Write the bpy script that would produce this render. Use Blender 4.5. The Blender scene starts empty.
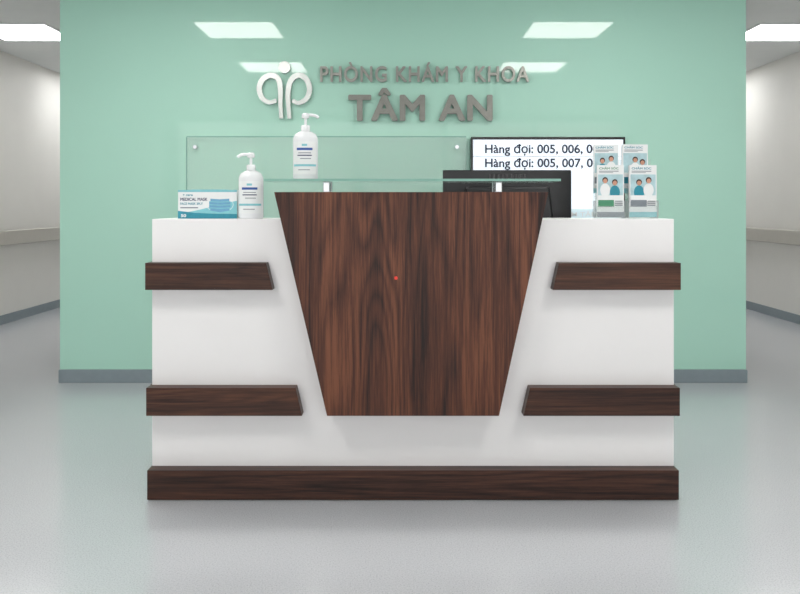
import bpy, bmesh, math, random
from mathutils import Vector, Matrix
random.seed(4)
scene = bpy.context.scene
scene.view_settings.view_transform = 'Standard'
scene.view_settings.look = 'None'
H = 1.109; F = 800.0; HY = 205.0
def PX(px, d): return (px-400.0)*d/F
def PZ(py, d): return H-(py-HY)*d/F

# ---------------------------------------------------------------- materials
def s2l(c):
    return tuple(((v/255)/12.92 if v/255 <= .04045 else (((v/255)+.055)/1.055)**2.4) for v in c)
def mat(name, rgb, rough=.5, metal=0, spec=.5, coat=0, coat_r=.03, trans=0, ior=1.5, emis=0, noise=0, nscale=30, bump=0, alpha=1):
    m = bpy.data.materials.new(name); m.use_nodes = True
    nt = m.node_tree; b = nt.nodes['Principled BSDF']
    c = s2l(rgb)+(1,)
    b.inputs['Base Color'].default_value = c
    b.inputs['Roughness'].default_value = rough
    b.inputs['Metallic'].default_value = metal
    b.inputs['Specular IOR Level'].default_value = spec
    b.inputs['Coat Weight'].default_value = coat
    b.inputs['Coat Roughness'].default_value = coat_r
    b.inputs['Transmission Weight'].default_value = trans
    b.inputs['IOR'].default_value = ior
    b.inputs['Alpha'].default_value = alpha
    if emis:
        b.inputs['Emission Color'].default_value = c
        b.inputs['Emission Strength'].default_value = emis
    if noise or bump:
        tc = nt.nodes.new('ShaderNodeTexCoord')
        n = nt.nodes.new('ShaderNodeTexNoise'); n.inputs['Scale'].default_value = nscale; n.inputs['Detail'].default_value = 5
        nt.links.new(tc.outputs['Object'], n.inputs['Vector'])
        if noise:
            r = nt.nodes.new('ShaderNodeValToRGB')
            r.color_ramp.elements[0].position = .3; r.color_ramp.elements[1].position = .7
            r.color_ramp.elements[0].color = tuple(x*(1-noise) for x in c[:3])+(1,)
            r.color_ramp.elements[1].color = tuple(min(1, x*(1+noise)) for x in c[:3])+(1,)
            nt.links.new(n.outputs['Fac'], r.inputs['Fac']); nt.links.new(r.outputs['Color'], b.inputs['Base Color'])
        if bump:
            bp = nt.nodes.new('ShaderNodeBump'); bp.inputs['Strength'].default_value = bump; bp.inputs['Distance'].default_value = .002
            nt.links.new(n.outputs['Fac'], bp.inputs['Height']); nt.links.new(bp.outputs['Normal'], b.inputs['Normal'])
    return m

def wood(name, axis, cols, off=(0, 0, 0), ring=.11):
    m = bpy.data.materials.new(name); m.use_nodes = True
    nt = m.node_tree; L = nt.links; b = nt.nodes['Principled BSDF']
    tc = nt.nodes.new('ShaderNodeTexCoord')
    def mp(a, c):
        q = nt.nodes.new('ShaderNodeMapping'); s = [c, c, c]; s['XYZ'.index(axis)] = a
        q.inputs['Scale'].default_value = s; q.inputs['Location'].default_value = off
        L.new(tc.outputs['Object'], q.inputs['Vector']); return q
    def nz(q, det, ro, di):
        n = nt.nodes.new('ShaderNodeTexNoise'); n.inputs['Scale'].default_value = 1; n.inputs['Detail'].default_value = det
        n.inputs['Roughness'].default_value = ro; n.inputs['Distortion'].default_value = di
        L.new(q.outputs[0], n.inputs['Vector']); return n
    def ma(op, a, bb):
        q = nt.nodes.new('ShaderNodeMath'); q.operation = op
        for i, v in enumerate((a, bb)):
            if v is None: continue
            if isinstance(v, (int, float)): q.inputs[i].default_value = v
            else: L.new(v, q.inputs[i])
        return q.outputs[0]
    n1 = nz(mp(.55, 6.), 2, .45, .2)      # figure contours
    n2 = nz(mp(1.7, 75), 7, .75, .25)     # streaks
    n3 = nz(mp(9, 380), 3, .7, 0)         # pores
    n4 = nz(mp(.3, 9), 3, .5, .25)        # broad tone
    rings = ma('MULTIPLY_ADD', ma('SINE', ma('MULTIPLY', n1.outputs['Fac'], 95.), None), .5)
    rings.node.inputs[2].default_value = .5
    rings = ma('POWER', rings, .5)
    a = ma('MULTIPLY', rings, ring)
    c2 = ma('MULTIPLY', n2.outputs['Fac'], .70)
    c3 = ma('MULTIPLY', n3.outputs['Fac'], .32)
    c4 = ma('MULTIPLY', n4.outputs['Fac'], .50)
    t = ma('ADD', ma('ADD', a, c2), ma('ADD', c3, c4))
    r = nt.nodes.new('ShaderNodeValToRGB')
    e = r.color_ramp.elements
    s = ring*.6-.02
    e[0].position = .61+s; e[0].color = s2l(cols[0])+(1,)
    e[1].position = .97+s*.4; e[1].color = s2l(cols[3])+(1,)
    x = e.new(.71+s); x.color = s2l(cols[1])+(1,)
    x = e.new(.82+s); x.color = s2l(cols[2])+(1,)
    L.new(t, r.inputs['Fac']); L.new(r.outputs['Color'], b.inputs['Base Color'])
    b.inputs['Roughness'].default_value = .42
    b.inputs['Specular IOR Level'].default_value = .3
    bp = nt.nodes.new('ShaderNodeBump'); bp.inputs['Strength'].default_value = .2; bp.inputs['Distance'].default_value = .001
    L.new(t, bp.inputs['Height']); L.new(bp.outputs['Normal'], b.inputs['Normal'])
    return m

WC = [(24, 11, 7), (58, 31, 22), (86, 49, 34), (120, 74, 52)]
WH = [(22, 11, 8), (48, 28, 21), (70, 43, 32), (96, 62, 46)]
M_woodV = wood('walnut_vertical', 'Z', WC)
M_woodH = wood('walnut_horizontal', 'X', WH, (3, 1, 2), .09)
M_woodY = wood('walnut_side', 'Y', WH, (0, 0, 0), .09)
M_white = mat('white_laminate', (240, 239, 239), .28, noise=.01, nscale=4)
M_green = mat('mint_glass_wall', (174, 219, 202), .5, spec=.3, coat=.75, coat_r=.03, noise=.012, nscale=1.5)
M_wall = mat('painted_wall_grey', (226, 225, 220), .6, noise=.015, nscale=3, bump=.05)
M_ceil = mat('ceiling_paint', (222, 225, 224), .8, noise=.01, nscale=8)
M_base = mat('vinyl_skirting', (132, 144, 150), .45, noise=.03)
M_rail = mat('handrail_vinyl', (184, 181, 173), .4, noise=.02)
M_steel = mat('brushed_steel_letters', (142, 142, 136), .34, metal=.6, noise=.06, nscale=60)
M_steelD = mat('brushed_steel_letters_dark', (126, 126, 120), .34, metal=.6, noise=.06, nscale=60)
M_chrome = mat('chrome', (190, 192, 195), .18, metal=1, noise=.02)
M_black = mat('black_plastic', (16, 17, 20), .38, noise=.1, nscale=50)
M_blackg = mat('black_bezel', (10, 10, 12), .2, noise=.1)
M_plast = mat('white_plastic', (238, 240, 242), .25, coat=.4, noise=.01)
M_paper = mat('paper_white', (236, 238, 238), .5, noise=.015)
M_blue = mat('print_blue', (40, 84, 160), .5, noise=.04)
M_navy = mat('print_navy', (30, 44, 90), .5, noise=.04)
M_teal = mat('print_teal', (40, 140, 160), .5, noise=.08, nscale=60)
M_ltteal = mat('print_light_teal', (132, 200, 208), .5, noise=.05, nscale=60)
M_mask = mat('mask_blue', (112, 168, 200), .7, noise=.05, nscale=90)
M_grn = mat('print_green', (70, 140, 105), .5, noise=.06)
M_skin = mat('print_skin', (205, 150, 125), .5, noise=.06)
M_hair = mat('print_hair', (50, 36, 32), .5, noise=.1)
M_gray = mat('print_grey', (130, 138, 145), .5, noise=.05)
M_txt = mat('screen_text', (22, 34, 60), .4, noise=.02)
M_photo = mat('print_photo_bg', (176, 206, 212), .5, noise=.12, nscale=40)
M_red = mat('red_indicator', (225, 50, 30), .3, noise=.02)

def glass(name, tint, fac=.1, tcol=(.985, .995, .99)):
    m = bpy.data.materials.new(name); m.use_nodes = True; nt = m.node_tree
    b = nt.nodes['Principled BSDF']; out = nt.nodes['Material Output']
    b.inputs['Base Color'].default_value = s2l(tint)+(1,); b.inputs['Roughness'].default_value = .04
    tr = nt.nodes.new('ShaderNodeBsdfTransparent'); tr.inputs[0].default_value = (*tcol, 1)
    mx = nt.nodes.new('ShaderNodeMixShader')
    fr = nt.nodes.new('ShaderNodeLayerWeight'); fr.inputs[0].default_value = .25
    ad = nt.nodes.new('ShaderNodeMath'); ad.operation = 'MULTIPLY_ADD'; ad.inputs[1].default_value = .5; ad.inputs[2].default_value = fac; ad.use_clamp = True
    nt.links.new(fr.outputs['Fresnel'], ad.inputs[0])
    nt.links.new(ad.outputs[0], mx.inputs[0]); nt.links.new(tr.outputs[0], mx.inputs[1]); nt.links.new(b.outputs[0], mx.inputs[2])
    nt.links.new(mx.outputs[0], out.inputs['Surface'])
    return m
M_glass = glass('clear_glass', (205, 235, 226), fac=.10)
M_gedge = mat('glass_edge_green', (120, 168, 154), .15, noise=.05)
M_board = glass('glass_board', (232, 248, 242), fac=.16)
M_acryl = glass('acrylic', (235, 240, 242), fac=.10)

def floor_mat():
    m = bpy.data.materials.new('speckled_vinyl_floor'); m.use_nodes = True; nt = m.node_tree; L = nt.links
    b = nt.nodes['Principled BSDF']; tc = nt.nodes.new('ShaderNodeTexCoord')
    n = nt.nodes.new('ShaderNodeTexNoise'); n.inputs['Scale'].default_value = 210; n.inputs['Detail'].default_value = 2
    n2 = nt.nodes.new('ShaderNodeTexNoise'); n2.inputs['Scale'].default_value = 3; n2.inputs['Detail'].default_value = 4
    L.new(tc.outputs['Object'], n.inputs[0]); L.new(tc.outputs['Object'], n2.inputs[0])
    r = nt.nodes.new('ShaderNodeValToRGB'); e = r.color_ramp.elements
    e[0].position = .33; e[0].color = s2l((178, 181, 186))+(1,)
    e[1].position = .66; e[1].color = s2l((203, 205, 209))+(1,)
    x = e.new(.45); x.color = s2l((193, 196, 200))+(1,)
    L.new(n.outputs['Fac'], r.inputs[0])
    mx = nt.nodes.new('ShaderNodeMix'); mx.data_type = 'RGBA'; mx.blend_type = 'MULTIPLY'; mx.inputs[0].default_value = .1
    r2 = nt.nodes.new('ShaderNodeValToRGB'); r2.color_ramp.elements[0].color = (.7, .7, .7, 1)
    L.new(n2.outputs['Fac'], r2.inputs[0])
    L.new(r.outputs[0], mx.inputs[6]); L.new(r2.outputs[0], mx.inputs[7]); L.new(mx.outputs[2], b.inputs['Base Color'])
    b.inputs['Roughness'].default_value = .16
    b.inputs['Specular IOR Level'].default_value = .85
    return m
M_floor = floor_mat()
def emit(name, rgb, s):
    m = bpy.data.materials.new(name); m.use_nodes = True; nt = m.node_tree
    b = nt.nodes['Principled BSDF']; b.inputs['Base Color'].default_value = (.8, .8, .8, 1)
    b.inputs['Emission Color'].default_value = s2l(rgb)+(1,); b.inputs['Emission Strength'].default_value = s
    return m
M_lamp = emit('led_panel_diffuser', (255, 252, 248), 17.5)
M_lampC = emit('led_panel_diffuser_corridor', (253, 253, 254), 9.5)
M_fill = emit('fill_light_emitter', (252, 250, 250), 1.9)  # emitter for the added fill panels behind the camera
M_scr = emit('screen_light', (205, 222, 240), .62)
M_scrT = emit('screen_teal', (40, 150, 175), .5)
M_scrL = emit('screen_line', (90, 120, 150), .4)

# ---------------------------------------------------------------- geometry
def link(o):
    scene.collection.objects.link(o); return o
def setp(o, parent):
    if parent is not None:
        o.parent = parent; o.matrix_parent_inverse = parent.matrix_basis.inverted()
    return o
def group(name, loc, rotz=0):
    e = bpy.data.objects.new(name, None); e.location = loc; e.empty_display_size = .05
    e["rotz"] = rotz
    return link(e)
def finish_rot(e):
    e.rotation_euler[2] = e["rotz"]
def mesh_obj(name, bm, m, parent=None, smooth=False, bevel=0, seg=2):
    me = bpy.data.meshes.new(name)
    bmesh.ops.recalc_face_normals(bm, faces=bm.faces)
    bm.to_mesh(me); bm.free()
    o = bpy.data.objects.new(name, me); link(o)
    if m: me.materials.append(m)
    if smooth:
        for p in me.polygons: p.use_smooth = True
    if bevel:
        md = o.modifiers.new('bevel', 'BEVEL'); md.width = bevel; md.segments = seg; md.limit_method = 'ANGLE'
    return setp(o, parent)
def box(name, a, b, m, parent=None, bevel=0, seg=2):
    bm = bmesh.new(); bmesh.ops.create_cube(bm, size=1)
    for v in bm.verts:
        v.co = Vector([(a[i]+b[i])/2+v.co[i]*(b[i]-a[i]) for i in range(3)])
    return mesh_obj(name, bm, m, parent, bevel=bevel, seg=seg)
def prism(name, pts, y0, y1, m, parent=None, bevel=0, seg=2):
    bm = bmesh.new()
    f = [bm.verts.new((x, y0, z)) for x, z in pts]; g = [bm.verts.new((x, y1, z)) for x, z in pts]
    bm.faces.new(f); bm.faces.new(g[::-1]); n = len(pts)
    for i in range(n): bm.faces.new((f[i], g[i], g[(i+1) % n], f[(i+1) % n]))
    return mesh_obj(name, bm, m, parent, bevel=bevel, seg=seg)
def lathe(name, prof, c, m, parent=None, sy=1, n=40):
    bm = bmesh.new(); rings = []
    for r, z in prof:
        rings.append([bm.verts.new((c[0]+r*math.cos(2*math.pi*i/n), c[1]+sy*r*math.sin(2*math.pi*i/n), c[2]+z)) for i in range(n)])
    for a, b in zip(rings, rings[1:]):
        for i in range(n): bm.faces.new((a[i], a[(i+1) % n], b[(i+1) % n], b[i]))
    bm.faces.new(rings[0]); bm.faces.new(rings[-1])
    o = mesh_obj(name, bm, m, parent, smooth=True)
    md = o.modifiers.new('es', 'EDGE_SPLIT'); md.split_angle = math.radians(40)
    return o
def cyl(name, p, q, r, m, parent=None, n=24):
    p = Vector(p); q = Vector(q); d = q-p
    bm = bmesh.new(); bmesh.ops.create_cone(bm, cap_ends=True, segments=n, radius1=r, radius2=r, depth=d.length)
    bm.transform(Matrix.Translation((p+q)/2) @ d.to_track_quat('Z', 'Y').to_matrix().to_4x4())
    return mesh_obj(name, bm, m, parent, smooth=True).modifiers.new('es', 'EDGE_SPLIT').id_data
def tube(name, pts, r, m, parent=None):
    cu = bpy.data.curves.new(name, 'CURVE'); cu.dimensions = '3D'
    s = cu.splines.new('NURBS'); s.points.add(len(pts)-1)
    for i, p in enumerate(pts): s.points[i].co = (*p, 1)
    s.use_endpoint_u = True; s.order_u = 4
    cu.bevel_depth = r; cu.bevel_resolution = 4; cu.use_fill_caps = True; cu.resolution_u = 10
    o = bpy.data.objects.new(name, cu); link(o); cu.materials.append(m)
    dg = bpy.context.evaluated_depsgraph_get()
    me = bpy.data.meshes.new_from_object(o.evaluated_get(dg)); bpy.data.objects.remove(o)
    for p in me.polygons: p.use_smooth = True
    o = bpy.data.objects.new(name, me); link(o)
    if not me.materials: me.materials.append(m)
    return setp(o, parent)
def text_mesh(s, extrude, offset=0, space=1.0):
    cu = bpy.data.curves.new('t', 'FONT'); cu.body = s; cu.size = 1; cu.extrude = extrude; cu.offset = offset
    cu.resolution_u = 6; cu.space_character = space
    o = bpy.data.objects.new('t', cu); link(o)
    dg = bpy.context.evaluated_depsgraph_get()
    me = bpy.data.meshes.new_from_object(o.evaluated_get(dg)); bpy.data.objects.remove(o)
    return me
def text(name, s, x0, x1, zb, cap, y, m, parent=None, thick=.002, bold=.02, off=0, space=1.0):
    """letters standing in the XZ plane at depth y, facing -Y; baseline zb, cap height cap. Weight is
    built by joining slightly shifted copies of the glyph outlines (bold) or by outline offset (off)."""
    hm = text_mesh('H', 0, off); ch = max(v.co.y for v in hm.vertices)+2*bold
    me = text_mesh(s, .5, off, space)
    xs = [v.co.x for v in me.vertices]; a, b = min(xs)-bold, max(xs)+bold
    base = [v.co.copy() for v in me.vertices]; faces = [tuple(p.vertices) for p in me.polygons]
    V = []; Fc = []
    K = 8 if bold else 1
    for k in range(K):
        dx = bold*math.cos(k*math.pi/4+.39); dz = bold*math.sin(k*math.pi/4+.39); o = len(V)
        for c in base:
            V.append((x0+(c.x+dx-a)/(b-a)*(x1-x0), y-thick/2-c.z*thick*(1-.004*k), zb+(c.y+dz+bold)*cap/ch))
        Fc += [tuple(i+o for i in f) for f in faces]
    m2 = bpy.data.meshes.new(name); m2.from_pydata(V, [], Fc); m2.materials.append(m); m2.update()
    o = bpy.data.objects.new(name, m2); link(o)
    return setp(o, parent)

# ---------------------------------------------------------------- room
CH = 2.54; XL, XR = -3.70, 3.72; Y0, Y1 = -2.6, 13.0; WD = 5.0
GX0, GX1 = PX(60, WD), PX(746, WD)
box('floor', (XL-.1, Y0-.1, -.1), (XR+.1, Y1+.1, 0), M_floor)
box('ceiling', (XL-.1, Y0-.1, CH), (XR+.1, Y1+.1, CH+.1), M_ceil)
box('wall_left', (XL-.1, Y0, 0), (XL, Y1, CH), M_wall)
box('wall_right', (XR, Y0, 0), (XR+.1, Y1, CH), M_wall)
box('wall_front', (XL-.1, Y0-.1, 0), (XR+.1, Y0, CH), M_wall)
box('wall_far', (XL-.1, Y1, 0), (XR+.1, Y1+.1, CH), M_wall)
box('wall_back', (GX0, WD, 0), (GX1, WD+.12, CH), M_green)
box('wall_core', (GX0+.02, WD+.12, 0), (GX1-.02, Y1, CH), M_wall)
box('baseboard_back', (GX0-.004, WD-.014, 0), (GX1+.004, WD, .082), M_base, bevel=.003)
box('baseboard_left', (XL, Y0, 0), (XL+.014, Y1, .085), M_base, bevel=.003)
box('baseboard_right', (XR-.014, Y0, 0), (XR, Y1, .085), M_base, bevel=.003)
for nm, x, s in (('handrail_left', XL, 1), ('handrail_right', XR, -1)):
    g = group(nm, (x, 5, .8))
    a, b = sorted((x+s*.045, x+s*.08))
    box('rail', (a, Y0+.2, .735), (b, Y1-.2, .875), M_rail, g, bevel=.012, seg=3)
    a, b = sorted((x, x+s*.05))
    yy = Y0+.6
    while yy < Y1-.4:
        box('bracket', (a, yy, .78), (b, yy+.05, .83), M_rail, g); yy += 1.5
# made-up glowing panels on the front wall, unseen behind the camera, for frontal fill
gw = group('added_fill_panels', (0, Y0, 1.2))
for i in range(5):
    xa = -3.5+i*1.4
    box('pane_%d' % i, (xa+.04, Y0+.01, .15), (xa+1.36, Y0+.02, 2.40), M_fill, gw)  # glowing fill surface, added to brighten the desk front
for i in range(6):
    box('fill_bar_%d' % i, (-3.54+i*1.4, Y0, .1), (-3.46+i*1.4, Y0+.05, 2.45), M_plast, gw)
for z in (.08, 2.40):
    box('fill_rail', (-3.54, Y0, z), (3.54, Y0+.05, z+.07), M_plast, gw)
# lamps
def lamp(x, y, w=.62, l=.6, m=None):
    g = group('ceiling_light', (x, y, CH))
    box('diffuser', (x-w/2, y-l/2, CH-.010), (x+w/2, y+l/2, CH-.004), m or M_lamp, g)
    t = .018
    for k, (a, b) in enumerate((((x-w/2-t, y-l/2-t), (x+w/2+t, y-l/2)), ((x-w/2-t, y+l/2), (x+w/2+t, y+l/2+t)),
                 ((x-w/2-t, y-l/2), (x-w/2, y+l/2)), ((x+w/2, y-l/2), (x+w/2+t, y+l/2)))):
        box('frame_%d' % k, (*a, CH-.014), (*b, CH-.001), M_plast, g)
for y in (3.5, 1.75):
    lamp(-1.30, y); lamp(1.35, y)
for y in (6.6, 8.6, 10.6, 12.3):
    lamp(-3.10, y, .6, .6, M_lampC); lamp(3.14, y, .6, .6, M_lampC)

# ---------------------------------------------------------------- reception desk
desk = group('reception_desk', (.05, 3.35, 0))
D = 3.055
bx0, bx1 = PX(152, D), PX(674, D); bz = PZ(219, D); YB = 3.72
box('front_carcass', (bx0, D, .005), (bx1, 3.36, bz), M_white, desk, bevel=.002)
box('side_panel_l', (bx0, 3.36, .005), (bx0+.03, YB, bz), M_white, desk, bevel=.002)
box('side_panel_r', (bx1-.03, 3.36, .005), (bx1, YB, bz), M_white, desk, bevel=.002)
box('worktop', (bx0+.03, 3.36, .72), (bx1-.03, YB, .75), M_white, desk)
box('drawer_unit', (bx0+.05, 3.36, .01), (bx0+.45, YB-.03, .72), M_white, desk, bevel=.003)
def plank(nm, p, side):
    pts = [(PX(x, 3.0), PZ(y, 3.0)) for x, y in p]
    prism(nm, pts, 3.0, D, M_woodH, desk, bevel=.0015)
    zs = [q[1] for q in pts]; xs = [q[0] for q in pts]
    if side in 'LB': box(nm+'_return_l', (min(xs), D, min(zs)), (bx0, YB, max(zs)), M_woodY, desk)
    if side in 'RB': box(nm+'_return_r', (bx1, D, min(zs)), (max(xs), YB, max(zs)), M_woodY, desk)
plank('plank_upper_left', [(145, 263), (266, 263), (272.5, 290), (145, 290)], 'L')
plank('plank_lower_left', [(146, 388), (295.5, 388), (302, 416), (146, 416)], 'L')
plank('plank_upper_right', [(559, 263), (681, 263), (681, 290), (553, 290)], 'R')
plank('plank_lower_right', [(530, 388), (680, 388), (680, 416), (523.5, 416)], 'R')
plank('base_plank', [(147, 470.5), (679, 470.5), (679, 500), (147, 500)], 'B')
T = 2.965
prism('trapezoid_panel', [(PX(x, T), PZ(y, T)) for x, y in ((274, 192), (548.5, 192), (499, 416), (327, 416))], T, D, M_woodV, desk, bevel=.0015)
cyl('indicator_dot', (PX(396, T), T-.002, PZ(278, T)), (PX(396, T), T, PZ(278, T)), .0065, M_red, desk)
tz = PZ(192, T)
prism('upper_ledge', [(PX(274, T)+.03, tz), (PX(548.5, T)-.03, tz), (PX(543, T)-.03, bz), (PX(280, T)+.03, bz)], D, 3.24, M_white, desk, bevel=.002)
gz = 1.198
for i, px in enumerate((326.5, 498.5)):
    x = PX(px, 3.07)
    box('glass_post_%d' % i, (x-.013, 3.06, tz), (x+.013, 3.086, gz), M_chrome, desk, bevel=.003)
    box('glass_post_r%d' % i, (x-.013, 3.17, tz), (x+.013, 3.196, gz), M_chrome, desk, bevel=.003)
gx0, gx1 = PX(265, 3.0), PX(560, 3.0)
box('glass_shelf', (gx0, 2.985, gz), (gx1, 3.235, gz+.009), M_glass, desk)
box('glass_shelf_edge', (gx0, 2.983, gz), (gx1, 2.985, gz+.009), M_gedge, desk)

# ---------------------------------------------------------------- wall sign
sign = group('clinic_name_sign', (0, WD-.01, 1.8))
text('line_small', 'PHÒNG KHÁM Y KHOA', PX(320.5, WD), PX(528.5, WD), PZ(82.5, WD), 15.5*WD/F, WD-.012, M_steel, sign, thick=.018, bold=.022, space=1.13)
text('line_large', 'TÂM AN', PX(348.5, WD), PX(492, WD), PZ(121.5, WD), 26*WD/F, WD-.012, M_steelD, sign, thick=.028, bold=.032, space=1.08)
logo = group('clinic_logo', (PX(285, WD), WD-.01, PZ(92, WD)))
M_chromeL = mat('polished_steel_logo', (196, 199, 196), .25, metal=.5, noise=.03)
def ribbon(nm, pts, w):
    P = [Vector((PX(x, WD), PZ(y, WD))) for x, y in pts]
    Q = []
    for i in range(len(P)-1):
        p0 = P[max(i-1, 0)]; p1 = P[i]; p2 = P[i+1]; p3 = P[min(i+2, len(P)-1)]
        for k in range(8):
            t = k/8
            Q.append(.5*((2*p1)+(p2-p0)*t+(2*p0-5*p1+4*p2-p3)*t*t+(3*p1-p0-3*p2+p3)*t**3))
    Q.append(P[-1]); n = len(Q); Lf = []; Rt = []
    for i, q in enumerate(Q):
        d = (Q[min(i+1, n-1)]-Q[max(i-1, 0)]).normalized(); nn = Vector((-d.y, d.x))
        u = i/(n-1); ww = w*(.5+.5*math.sin(math.pi*min(max(u, .08), .92))**.6)
        Lf.append(q+nn*ww/2); Rt.append(q-nn*ww/2)
    bm = bmesh.new(); y0, y1 = WD-.03, WD-.008
    V = [[bm.verts.new((p.x, y, p.y)) for p in A] for y in (y0, y1) for A in (Lf, Rt)]
    lf, rf, lb, rb = V
    for i in range(n-1):
        bm.faces.new((lf[i], lf[i+1], rf[i+1], rf[i])); bm.faces.new((lb[i], lb[i+1], rb[i+1], rb[i]))
        bm.faces.new((lf[i], lf[i+1], lb[i+1], lb[i])); bm.faces.new((rf[i], rf[i+1], rb[i+1], rb[i]))
    bm.faces.new((lf[0], rf[0], rb[0], lb[0])); bm.faces.new((lf[-1], rf[-1], rb[-1], lb[-1]))
    mesh_obj(nm, bm, M_chromeL, logo)
ribbon('left_swirl', [(277, 101), (270, 103), (262.5, 98), (260, 88), (264, 79.5), (272, 76), (279, 80), (281, 91), (281, 104), (282, 119)], 5.4*WD/F)
ribbon('right_loop', [(290, 119), (289, 106), (288.5, 94), (291, 82), (298, 76), (306, 79), (310, 89), (307, 99), (299, 103.5), (293, 101)], 5.4*WD/F)
cyl('head', (PX(285, WD), WD-.03, PZ(68, WD)), (PX(285, WD), WD-.008, PZ(68, WD)), 6*WD/F, M_chromeL, logo)

# ---------------------------------------------------------------- glass board on the wall
gb = group('glass_notice_board', (-.6, 4.97, 1.3))
a0, a1 = PX(187, 4.97), PX(466, 4.97); zt, zb = PZ(137, 4.97), PZ(236, 4.97)
box('pane', (a0, 4.966, zb), (a1, 4.974, zt), M_board, gb)
box('pane_edge_top', (a0, 4.964, zt), (a1, 4.976, zt+.004), M_gedge, gb)
box('pane_edge_l', (a0-.004, 4.964, zb), (a0, 4.976, zt), M_gedge, gb)
for i, (px, py) in enumerate(((195, 147), (457, 147), (195, 226), (457, 226))):
    cyl('standoff_%d' % i, (PX(px, 4.96), 4.955, PZ(py, 4.96)), (PX(px, 4.96), WD-.001, PZ(py, 4.96)), .012, M_chrome, gb)

# ---------------------------------------------------------------- tv
tv = group('television', (.9, 4.95, 1.3)); TD = 4.92
t0, t1, tt, tb = PX(471, TD), PX(625, TD), PZ(137, TD), PZ(224.5, TD)
box('body', (t0, TD, tb), (t1, WD-.012, tt), M_black, tv, bevel=.006)
box('bracket', (t0+.3, WD-.012, tb+.12), (t1-.3, WD-.001, tt-.12), M_black, tv)
for nm, a, b in (('bezel_t', (t0, tt-.016), (t1, tt)), ('bezel_b', (t0, tb), (t1, tb+.02)), ('bezel_l', (t0, tb+.02), (t0+.012, tt-.016)), ('bezel_r', (t1-.012, tb+.02), (t1, tt-.016))):
    box(nm, (a[0], TD-.006, a[1]), (b[0], TD, b[1]), M_blackg, tv, bevel=.002)
box('screen', (t0+.012, TD-.002, tb+.02), (t1-.012, TD, tt-.016), M_scr, tv)
sc = TD/F
text('queue_line_1', 'Hàng đợi: 005, 006, 007', PX(485, TD), PX(605, TD), PZ(153, TD), 8.4*sc, TD-.0025, M_txt, tv, .001, 0, .02)
text('queue_line_2', 'Hàng đợi: 005, 007, 008', PX(485, TD), PX(605, TD), PZ(167, TD), 8.4*sc, TD-.0025, M_txt, tv, .001, 0, .02)
box('divider', (t0+.012, TD-.003, PZ(157.0, TD)), (t1-.012, TD-.002, PZ(156.0, TD)), M_scrL, tv)
box('footer', (t0+.012, TD-.003, PZ(221, TD)), (t1-.012, TD-.002, PZ(209, TD)), M_scrT, tv)
text('footer_text', 'PHÒNG KHÁM TÂM AN', PX(520, TD), PX(612, TD), PZ(216.5, TD), 4.5*sc, TD-.0035, M_paper, tv, .001, 0, .01)

# ---------------------------------------------------------------- monitor (seen from behind)
mo = group('computer_monitor', (.5, 3.5, .75)); MD = 3.48
m0, m1, mt, mb = PX(443, MD), PX(571.5, MD), PZ(170, MD), PZ(246, MD)
box('panel', (m0, MD, mb), (m1, MD+.02, mt), M_black, mo, bevel=.005)
box('bezel', (m0+.0, MD+.02, mb), (m1, MD+.026, mt), M_blackg, mo, bevel=.002)
box('display', (m0+.012, MD+.026, mb+.015), (m1-.012, MD+.027, mt-.012), M_scr, mo)
prism('rear_hump', [(m0+.07, mb+.03), (m1-.07, mb+.03), (m1-.1, mt-.07), (m0+.1, mt-.07)], MD-.03, MD, M_black, mo, bevel=.012)
mc = (m0+m1)/2
for i in range(9):
    box('vent_%d' % i, (mc-.08+i*.019, MD-.0015, mt-.04), (mc-.072+i*.019, MD, mt-.018), M_blackg, mo)
box('neck', (mc-.025, MD-.055, .762), (mc+.025, MD-.03, mb+.17), M_black, mo, bevel=.004)
box('foot', (mc-.12, MD-.1, .751), (mc+.12, MD+.1, .763), M_black, mo, bevel=.004)

# ---------------------------------------------------------------- pump bottles
def bottle(px, d, z, nd):
    x = PX(px, d); g = group('pump_bottle', (x, d, z))
    R = .0485; c = (x, d, z)
    lathe('body', [(R*.9, 0), (R, .006), (R, .150), (R*.97, .162), (R*.84, .175), (R*.55, .184), (.017, .188)], c, M_plast, g, sy=.72)
    lathe('collar', [(.0165, .187), (.0175, .189), (.0175, .207), (.015, .21), (.007, .211)], c, M_plast, g)
    lathe('stem', [(.0055, .21), (.0055, .238)], c, M_plast, g)
    lathe('pump_head', [(.010, .236), (.0145, .238), (.0145, .252), (.010, .257)], c, M_plast, g)
    tube('nozzle', [(x, d, z+.249), (x+nd*.02, d-.003, z+.251), (x+nd*.042, d-.006, z+.250), (x+nd*.051, d-.007, z+.238)], .006, M_plast, g)
    def lab(nm, a0, a1, z0, z1, m, k=1.006):
        bm = bmesh.new(); n = 20; A = []; B = []
        for i in range(n+1):
            a = math.radians(-90+a0+(a1-a0)*i/n)
            A.append(bm.verts.new((x+R*k*math.cos(a), d+.72*R*k*math.sin(a), z+z0))); B.append(bm.verts.new((x+R*k*math.cos(a), d+.72*R*k*math.sin(a), z+z1)))
        for i in range(n): bm.faces.new((A[i], A[i+1], B[i+1], B[i]))
        mesh_obj(nm, bm, m, g, smooth=True)
    lab('label', -60, 60, .02, .145, M_paper)
    lab('logo_mark', -12, 12, .128, .136, M_ltteal, 1.012)
    lab('brand_line', -38, 38, .112, .121, M_blue, 1.012)
    lab('text_1', -30, 30, .100, .103, M_gray, 1.012)
    lab('text_2', -34, 34, .090, .094, M_navy, 1.012)
    lab('text_3', -20, 30, .078, .081, M_gray, 1.012)
    lab('band', -60, 60, .050, .058, M_ltteal, 1.012)
    lab('text_4', -30, 25, .035, .038, M_gray, 1.012)
    return g
bottle(305.5, 3.10, gz+.0095, 1)
bottle(251, 3.12, bz+.0005, -1)

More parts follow.
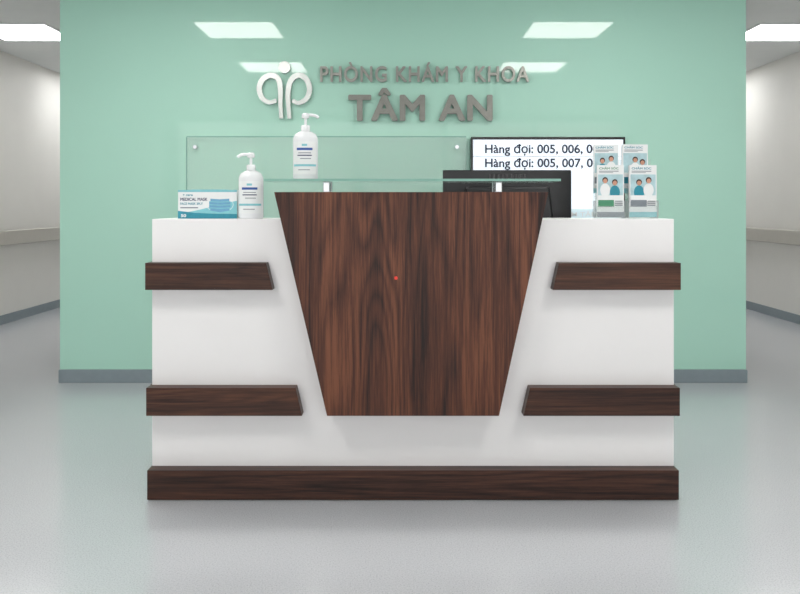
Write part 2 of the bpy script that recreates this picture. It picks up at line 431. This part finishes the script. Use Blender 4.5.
# ---------------------------------------------------------------- mask box
BD = 3.12
x0, x1 = PX(178, BD), PX(237.0, BD); z0, z1 = bz+.0005, bz+.112
mk = group('face_mask_box', ((x0+x1)/2, BD+.05, bz), 0)
box('carton', (x0, BD, z0), (x1, BD+.1, z1), M_paper, mk, bevel=.0015)
W = x1-x0; Hh = z1-z0
def bq(nm, u0, v0, u1, v1, m, l=1): box(nm, (x0+u0*W, BD-.0006*l, z0+v0*Hh), (x0+u1*W, BD, z0+v1*Hh), m, mk)
bq('top_band', 0, .93, 1, 1, M_ltteal)
pts = [(0, 0), (1, 0), (1, .62)]+[(1-t/12, .30+.32*math.cos(t/12*math.pi/1.6)-.10*math.sin(t/12*math.pi)) for t in range(1, 13)]
prism('wave', [(x0+u*W, z0+max(v, .05)*Hh if i > 1 else z0+v*Hh) for i, (u, v) in enumerate(pts)], BD-.0006, BD, M_ltteal, mk)
pts = [(0, 0), (1, 0), (1, .16), (.6, .17), (.3, .20), (0, .27)]
prism('wave_dark', [(x0+u*W, z0+v*Hh) for u, v in pts], BD-.0011, BD, M_teal, mk)
text('print_title', 'MEDICAL MASK', x0+.04*W, x0+.50*W, z0+.62*Hh, .012, BD, M_navy, mk, .0008, .02)
text('print_title_2', 'FACE MASK 3PLY', x0+.04*W, x0+.42*W, z0+.48*Hh, .009, BD, M_teal, mk, .0008, .02)
bq('print_line', .04, .36, .34, .40, M_gray)
text('print_qty', '50', x0+.05*W, x0+.14*W, z0+.05*Hh, .012, BD-.001, M_paper, mk, .0008, .03)
text('print_brand', '+ care', x0+.08*W, x0+.25*W, z0+.79*Hh, .009, BD, M_teal, mk, .0008, .02)
for i in range(4):
    v0 = .28+i*.11
    P = [(.52+.02*abs(i-1.5), v0), (.71, v0-.06), (.90-.02*abs(i-1.5), v0), (.90-.02*abs(i-1.5), v0+.11), (.71, v0+.09), (.52+.02*abs(i-1.5), v0+.11)]
    prism('mask_pleat_%d' % i, [(x0+u*W, z0+v*Hh) for u, v in P], BD-.0014-.0004*(i % 2), BD, M_mask, mk)
    prism('mask_fold_%d' % i, [(x0+u*W, z0+v*Hh) for u, v in (P[5], P[4], P[3], (P[3][0], P[3][1]-.025), (P[4][0], P[4][1]-.025), (P[5][0], P[5][1]-.025))], BD-.0022, BD, M_paper if i == 3 else M_ltteal, mk)
for s, u in ((-1, .54), (1, .88)):
    tube('ear_loop', [(x0+u*W, BD-.001, z0+.66*Hh), (x0+(u+s*.07)*W, BD-.001, z0+.62*Hh), (x0+(u+s*.08)*W, BD-.001, z0+.40*Hh), (x0+u*W, BD-.001, z0+.32*Hh)], .0009, M_paper, mk)
box('lid_flap', (x0+.2*W, BD+.02, z1), (x0+.8*W, BD+.075, z1+.002), M_ltteal, mk)

# ---------------------------------------------------------------- brochure holders
def leaflet(g, x, y, z, w, h, style, k):
    for s in range(5):
        box('leaflet_%d_sheet_%d' % (k, s), (x-w/2+.0006*(s % 2), y+s*.0022, z), (x+w/2-.0006*(s % 3), y+s*.0022+.0016, z+h-.001*s), M_paper, g)
    def r(nm, u0, v0, u1, v1, m, l=1): box('leaflet_%d_%s' % (k, nm), (x-w/2+u0*w, y-.0004*l, z+v0*h), (x-w/2+u1*w, y, z+v1*h), m, g)
    def disc(nm, u, v, ru, rv, m, l):
        prism('leaflet_%d_%s' % (k, nm), [(x-w/2+(u+ru*math.cos(a*math.pi/8))*w, z+(v+rv*math.sin(a*math.pi/8))*h) for a in range(16)], y-.0004*l, y, m, g)
    c1 = M_grn if style == 0 else (M_gray if style == 1 else M_teal)
    text('leaflet_%d_title' % k, 'CHĂM SÓC', x-.42*w, x+.30*w, z+.915*h, .04*h, y, M_teal if style else M_grn, g, .0006, .02)
    r('line1', .08, .875, .80, .89, M_gray)
    r('line2', .08, .85, .60, .86, M_gray)
    r('photo', .04, .42, .96, .82, M_photo)
    fig = (((.30, .70), (.66, .66)), ((.35, .66), (.70, .70)), ((.5, .68), (.78, .63)))[style % 3]
    for i, (u, v) in enumerate(fig):
        disc('shirt%d' % i, u, v-.18, .19, .13, (M_paper, M_teal)[(i+style) % 2], 2+i)
        disc('hair%d' % i, u, v+.012, .105, .058, M_hair, 4+i)
        disc('face%d' % i, u, v-.005, .08, .046, M_skin, 6+i)
    r('photo_base', .04, .30, .96, .42, M_paper, 9)
    r('block', .04, .20, .62, .33, c1, 10)
    r('bar', 0, 0, 1, .10, M_ltteal if style else M_gray)
    for j in range(3): r('txt%d' % j, .66, .22+j*.04, .94, .235+j*.04, M_gray, 10)
def holder(px, rot, st, w=.106):
    d = 3.14; x = PX(px, d); z = bz+.0005
    g = group('brochure_holder', (x, d+.04, z), rot)
    W2 = w/2+.004
    box('base', (x-W2, d, z), (x+W2, d+.075, z+.004), M_acryl, g)
    box('front_lip', (x-W2, d-.001, z+.004), (x+W2, d+.001, z+.05), M_acryl, g)
    box('mid_wall', (x-W2, d+.028, z+.004), (x+W2, d+.030, z+.13), M_acryl, g)
    box('back_wall', (x-W2, d+.072, z+.004), (x+W2, d+.075, z+.235), M_acryl, g)
    for s in (-1, 1):
        a, b = sorted((x+s*W2, x+s*(W2+.002)))
        box('side', (a, d, z+.004), (b, d+.075, z+.07), M_acryl, g)
    leaflet(g, x, d+.006, z+.005, w, .205, st, 0)
    box('rear_block', (x-w/2, d+.036, z+.004), (x+w/2, d+.05, z+.10), M_acryl, g)
    leaflet(g, x-.012 if st else x-.008, d+.054, z+.1, w*.95, .195, st+1, 1)
    return g
holder(611.5, math.radians(-4), 0, .104)
holder(642.5, math.radians(7), 1, .112)
for o in scene.objects:
    if o.type == 'EMPTY': finish_rot(o)

# ---------------------------------------------------------------- world + camera
w = bpy.data.worlds.new('world'); scene.world = w; w.use_nodes = True
w.node_tree.nodes['Background'].inputs[0].default_value = (.8, .85, .9, 1); w.node_tree.nodes['Background'].inputs[1].default_value = .3
cam = bpy.data.cameras.new('camera'); co = bpy.data.objects.new('camera', cam); link(co)
co.location = (0, 0, H); co.rotation_euler = (math.pi/2, 0, 0)
cam.sensor_width = 36; cam.sensor_fit = 'HORIZONTAL'; cam.lens = 36*F/800; cam.shift_y = -(297-HY)/800; cam.clip_start = .05
scene.camera = co
